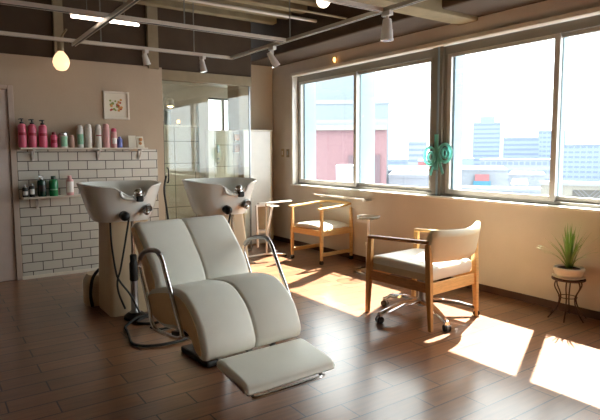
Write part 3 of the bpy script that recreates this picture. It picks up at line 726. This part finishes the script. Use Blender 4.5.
# ------------------------------------------------------------------ light tracks
ZT = 2.42
XT1, YT2, YT3, YT5, XT4 = 2.96, 5.62, 4.46, 3.10, 1.235
def track(axis, c, a, b, label, z=ZT, w=.035, rods=()):
    t = thing('track_rail', label, 'track rail', (0, 0, z), group='suspended lighting tracks')
    m = M(); g = M()
    if axis == 'x':
        m.bb(a, b, c-w/2, c+w/2, .006, .032).bb(a, b, c-w/2, c-w/2+.006, 0, .006).bb(a, b, c+w/2-.006, c+w/2, 0, .006)
        g.bb(a+.01, b-.01, c-w/2+.007, c+w/2-.007, .002, .0055)
    else:
        m.bb(c-w/2, c+w/2, a, b, .006, .032).bb(c-w/2, c-w/2+.006, a, b, 0, .006).bb(c+w/2-.006, c+w/2, a, b, 0, .006)
        g.bb(c-w/2+.007, c+w/2-.007, a+.01, b-.01, .002, .0055)
    obj('rail', m, 'rail', t); obj('slot', g, 'black', t)
    for r in rods:
        p = (r, c) if axis == 'x' else (c, r)
        obj('hanging_rod', M().cyl((p[0], p[1], .032), (p[0], p[1], 3.0-z if r > -9 else 0), .006), 'alu_dark', t, True)
    return t
MT['rail'] = mat('grey_track', '#cfc7bb', .5, .1)
track('y', XT1, .8, YT2-.02, 'long grey track running parallel to the windows', rods=(2.2, 4.4))
track('x', YT2, -1.2, XT1+.02, 'rear grey track in front of the dark beam', rods=(.0, 1.5, 2.5))
track('x', YT3, -.6, XT1-.02, 'middle grey track above the fluorescent tube', w=.055, rods=(.35, 1.9))
track('x', YT5, 1.6, XT1-.02, 'near track joining the long one by the downward spotlight')
track('y', XT4, 1.6, YT2-.02, 'short track leading back to the hanging bulb', z=ZT-.04, rods=(3.5,))
pipe = M().cyl((.3, 5.1, 2.86), (3.8, 5.1, 2.86), .018)
tag(obj('ceiling_pipe', pipe, 'rail', smooth=True), 'thin pipe under the ceiling joists, farther one', 'pipe', 'pipes under the joists')
tag(obj('ceiling_pipe', M().cyl((.3, 4.55, 2.78), (3.8, 4.55, 2.78), .012), 'post', smooth=True), 'thinner pipe under the ceiling joists, nearer the middle track', 'pipe', 'pipes under the joists')

fl = thing('fluorescent_lamp', 'glowing white fluorescent tube lamp hanging near the ceiling at upper left', 'lamp', (.28, 4.62, 2.42))
obj('housing', M().bb(.72, 1.28, -.03, .03, .03, .06), 'whitemet', fl, bevel=.005)
obj('tube', M().cyl((.73, 0, .012), (1.27, 0, .012), .009), 'tube', fl, True)
obj('hanging_wire', M().cyl((.85, 0, .06), (.85, 0, .58), .003).cyl((1.15, 0, .06), (1.15, 0, .58), .003), 'alu_dark', fl)

def spot(x, y_, z, aim, label, L=.12, r=.038, drop=.06):
    t = thing('track_spotlight', label, 'spotlight', (x, y_, z), group='white track spotlights')
    aim = Vector(aim).normalized()
    obj('adapter', M().bb(-.02, .02, -.045, .045, -.035, 0).cyl((0, 0, -.035), (0, 0, -drop-.02), .012), 'whitemet', t, bevel=.003)
    c = Vector((0, 0, -drop-.03)); a = c - aim*L*.45; b = c + aim*L*.55
    h = obj('lamp_head', M().tube([a, a+(b-a)*.12, a+(b-a)*.45, a+(b-a)*.55, b], (r*.7, r*1.08), 18), 'whitemet', t, True)
    obj('rim', M().tube([b-aim*.012, b+aim*.002], r*1.14, 18), 'whitemet', h, True)
    obj('lens', M().tube([b+aim*.0022, b+aim*.004], r*.9, 18), 'silver', h, True)
    return t
spot(1.95, YT2, ZT, (.3, .1, -1), 'small white spotlight in front of the wide pale post', r=.035, L=.11)
spot(2.60, YT2, ZT, (.12, -.1, -1), 'white spotlight hanging above the glass screen', r=.035, L=.13, drop=.07)
spot(XT1, 4.72, ZT, (.55, -.25, -1), 'white spotlight tilted towards the window corner', r=.035, L=.16, drop=.09)
spot(XT1, 3.06, ZT, (0, 0, -1), 'large cylindrical white spotlight pointing straight down', r=.045, L=.16, drop=.10)

# hanging bulb
hb = thing('hanging_bulb', 'glowing pear-shaped bulb hanging from the short track end', 'lamp', (XT4-.05, 5.95, 2.28))
obj('socket', M().lathe([(.022, .10), (.03, .10), (.03, .19), (.02, .20)], seg=16), 'post', hb, True)
obj('stem', M().tube([(0, 0, .195), (0, -.05, .235), (.0, -.30, .262)], .01, 8, smooth=4), 'post', hb, True)
obj('glass_bulb', M().lathe([(.012, -.095), (.045, -.085), (.072, -.05), (.082, -.01), (.075, .03), (.055, .065), (.03, .095), (.026, .105)], seg=24), 'bulbglass', hb, True)
rb_ = thing('round_bulb', 'round white glowing bulb at the top edge beside the near track', 'lamp', (2.42, 3.16, 2.44))
obj('glass_bulb', M().ball((0, 0, 0), .05, 18), 'spotglow', rb_, True)
obj('socket', M().cyl((0, 0, .04), (0, 0, .12), .022).cyl((0, 0, .12), (0, 0, .56), .005), 'post', rb_, True)
gw = thing('wall_glow_lamp', 'tiny amber wall lamp on the plaster above the far window', 'lamp', (XW, 5.42, 2.515))
obj('back_plate', M().bb(-.01, 0, -.02, .02, -.035, .035), 'trim', gw, bevel=.003)
obj('bulb', M().ball((-.025, 0, 0), .016, 12, (1, 1, 2.0)), 'glow', gw, True)

# ------------------------------------------------------------------ outside
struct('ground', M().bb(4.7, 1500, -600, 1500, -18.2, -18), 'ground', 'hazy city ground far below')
def building(name, label, cat, x0, x1, ytop, dist, depth, wall, bands=0, win='b_win', group='city buildings beyond the windows', zb=-18, cols=0, yaw_off=0):
    a = toward(x0, ytop, dist); b = toward(x1, ytop, dist)
    d = (b-a); d.z = 0; w = d.length; rz = math.atan2(d.y, d.x) + yaw_off
    c = (a+b)/2; h = c.z-zb
    t = thing(name, label, cat, (c.x, c.y, zb), rz, group)
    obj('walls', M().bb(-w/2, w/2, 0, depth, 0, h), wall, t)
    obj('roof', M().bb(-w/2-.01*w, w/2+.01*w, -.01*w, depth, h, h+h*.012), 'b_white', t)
    if bands:
        hb_ = h/(bands)
        for i in range(bands):
            m = M()
            z0 = i*hb_+hb_*.4; z1 = z0+hb_*.38
            if cols:
                for j in range(cols):
                    xx = -w/2+w*(j+.5)/cols
                    m.bb(xx-w/cols*.36, xx+w/cols*.36, -.12, 0, z0, z1)
            else: m.bb(-w/2+w*.03, w/2-w*.03, -.12, 0, z0, z1)
            obj('window_row', m, win, t)
    return t, w, h
t, w, h = building('office_tower', 'tall haze-blue office tower standing alone on the skyline', 'building', 473, 501, 123, 330, 30, 'b_haze', 14)
obj('roof_house', M().bb(-w*.25, w*.28, 3, 20, h, h+4), 'b_haze', t)
building('office_building', 'wide mid-rise building right of the office tower', 'building', 503, 540, 138, 260, 40, 'b_haze', 12)
building('office_building', 'taller block partly hidden by the right window mullion', 'building', 538, 566, 131, 330, 30, 'b_haze', 12, cols=6)
building('office_building', 'grey block filling the skyline in the rightmost pane', 'building', 562, 640, 145, 240, 40, 'b_haze', 11, cols=12)
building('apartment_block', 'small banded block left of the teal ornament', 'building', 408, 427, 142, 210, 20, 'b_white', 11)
building('low_building', 'low far row of houses behind the tower foot', 'building', 452, 474, 159, 240, 30, 'b_haze', 0)
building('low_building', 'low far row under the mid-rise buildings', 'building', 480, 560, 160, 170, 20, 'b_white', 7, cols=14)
building('low_building', 'low far row between the maroon block and the banded block', 'building', 384, 440, 160, 260, 30, 'b_haze', 5)
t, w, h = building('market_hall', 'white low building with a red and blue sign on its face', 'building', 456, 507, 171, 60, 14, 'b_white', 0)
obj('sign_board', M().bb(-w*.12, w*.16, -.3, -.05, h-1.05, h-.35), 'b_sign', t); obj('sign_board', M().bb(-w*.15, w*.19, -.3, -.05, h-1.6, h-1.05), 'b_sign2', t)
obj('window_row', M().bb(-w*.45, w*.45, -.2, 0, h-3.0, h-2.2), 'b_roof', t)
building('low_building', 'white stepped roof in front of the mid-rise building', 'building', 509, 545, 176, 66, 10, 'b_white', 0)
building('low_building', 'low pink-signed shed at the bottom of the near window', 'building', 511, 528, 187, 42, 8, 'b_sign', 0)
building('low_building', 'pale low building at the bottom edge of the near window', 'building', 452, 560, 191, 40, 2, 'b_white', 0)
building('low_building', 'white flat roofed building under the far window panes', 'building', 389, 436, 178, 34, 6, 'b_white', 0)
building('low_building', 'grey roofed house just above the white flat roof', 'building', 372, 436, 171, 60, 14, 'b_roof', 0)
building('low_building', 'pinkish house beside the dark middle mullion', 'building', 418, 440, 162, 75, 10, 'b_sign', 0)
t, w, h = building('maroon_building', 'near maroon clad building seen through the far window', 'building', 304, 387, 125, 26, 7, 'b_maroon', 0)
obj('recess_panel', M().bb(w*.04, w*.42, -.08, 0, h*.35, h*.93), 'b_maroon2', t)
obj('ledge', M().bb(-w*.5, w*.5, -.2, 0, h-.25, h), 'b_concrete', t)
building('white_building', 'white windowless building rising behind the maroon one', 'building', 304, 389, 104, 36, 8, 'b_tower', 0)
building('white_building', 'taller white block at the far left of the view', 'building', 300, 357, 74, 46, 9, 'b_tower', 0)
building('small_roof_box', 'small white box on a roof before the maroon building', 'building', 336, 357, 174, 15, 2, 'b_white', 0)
# near balcony parapet with lattice
bp_ = thing('balcony_parapet', 'grey concrete parapet with lattice opening in the rightmost pane', 'parapet', (9.2, 5.0, 0), R(-68))
a = toward(541, 183, 8.5); b = toward(612, 188, 8.5); d = b-a; d.z = 0; w = d.length
bp_.location = ((a.x+b.x)/2, (a.y+b.y)/2, -4); bp_.rotation_euler = (0, 0, math.atan2(d.y, d.x))
hz = (a.z+b.z)/2+4
la0, la1 = -w/2+w*.46, w/2-w*.05
obj('wall', M().bb(-w/2, la0, 0, .15, 0, hz).bb(la1, w/2, 0, .15, 0, hz).bb(la0, la1, 0, .15, 0, hz-.36).bb(la0, la1, 0, .15, hz-.06, hz), 'b_concrete', bp_)
obj('coping', M().bb(-w/2-.02, w/2+.02, -.03, .18, hz, hz+.05), 'b_white', bp_)
lt = M()
k = la0
while k < la1+.3:
    for s in (-1, 1):
        p0 = Vector((k, .05, hz-.36)); p1 = Vector((k+s*.30, .05, hz-.06))
        if min(p0.x, p1.x) >= la0-.01 and max(p0.x, p1.x) <= la1+.01: lt.beam(p0, p1, .008, .008, up=(0, 1, 0))
    k += .06
obj('lattice', lt, 'b_white', bp_)
obj('dark_backing', M().bb(la0, la1, .12, .14, hz-.36, hz-.06), 'b_mesh', bp_)

# ------------------------------------------------------------------ light
wd = bpy.data.worlds.new('sky'); S.world = wd; wd.use_nodes = True
nt = wd.node_tree; bg = nt.nodes['Background']
tc = nt.nodes.new('ShaderNodeTexCoord'); sx = nt.nodes.new('ShaderNodeSeparateXYZ'); rp = nt.nodes.new('ShaderNodeValToRGB')
nt.links.new(tc.outputs['Generated'], sx.inputs[0]); nt.links.new(sx.outputs[2], rp.inputs['Fac']); nt.links.new(rp.outputs['Color'], bg.inputs['Color'])
rp.color_ramp.elements[0].position = 0; rp.color_ramp.elements[0].color = (.86, .94, 1, 1)
rp.color_ramp.elements[1].position = .35; rp.color_ramp.elements[1].color = (.97, 1, .98, 1)
bg.inputs['Strength'].default_value = 1.9
sd = bpy.data.lights.new('sun', 'SUN'); so = bpy.data.objects.new('sun', sd); COL.objects.link(so)
el = R(51.5); dirv = Vector((-.905*math.cos(el), -.425*math.cos(el), -math.sin(el)))
so.rotation_euler = dirv.to_track_quat('-Z', 'Y').to_euler(); so.location = (12, 8, 12)
sd.energy = 15.5; sd.angle = R(.6); sd.color = (1, .95, .85)

vs = S.view_settings
S.display_settings.display_device = 'sRGB'
vs.view_transform = 'Standard'; vs.look = 'None'; vs.gamma = 1; vs.use_curve_mapping = False; vs.exposure = 2.0
S.cycles.max_bounces = 10; S.cycles.diffuse_bounces = 6; S.cycles.transparent_max_bounces = 12
S.cycles.caustics_reflective = False; S.cycles.caustics_refractive = False
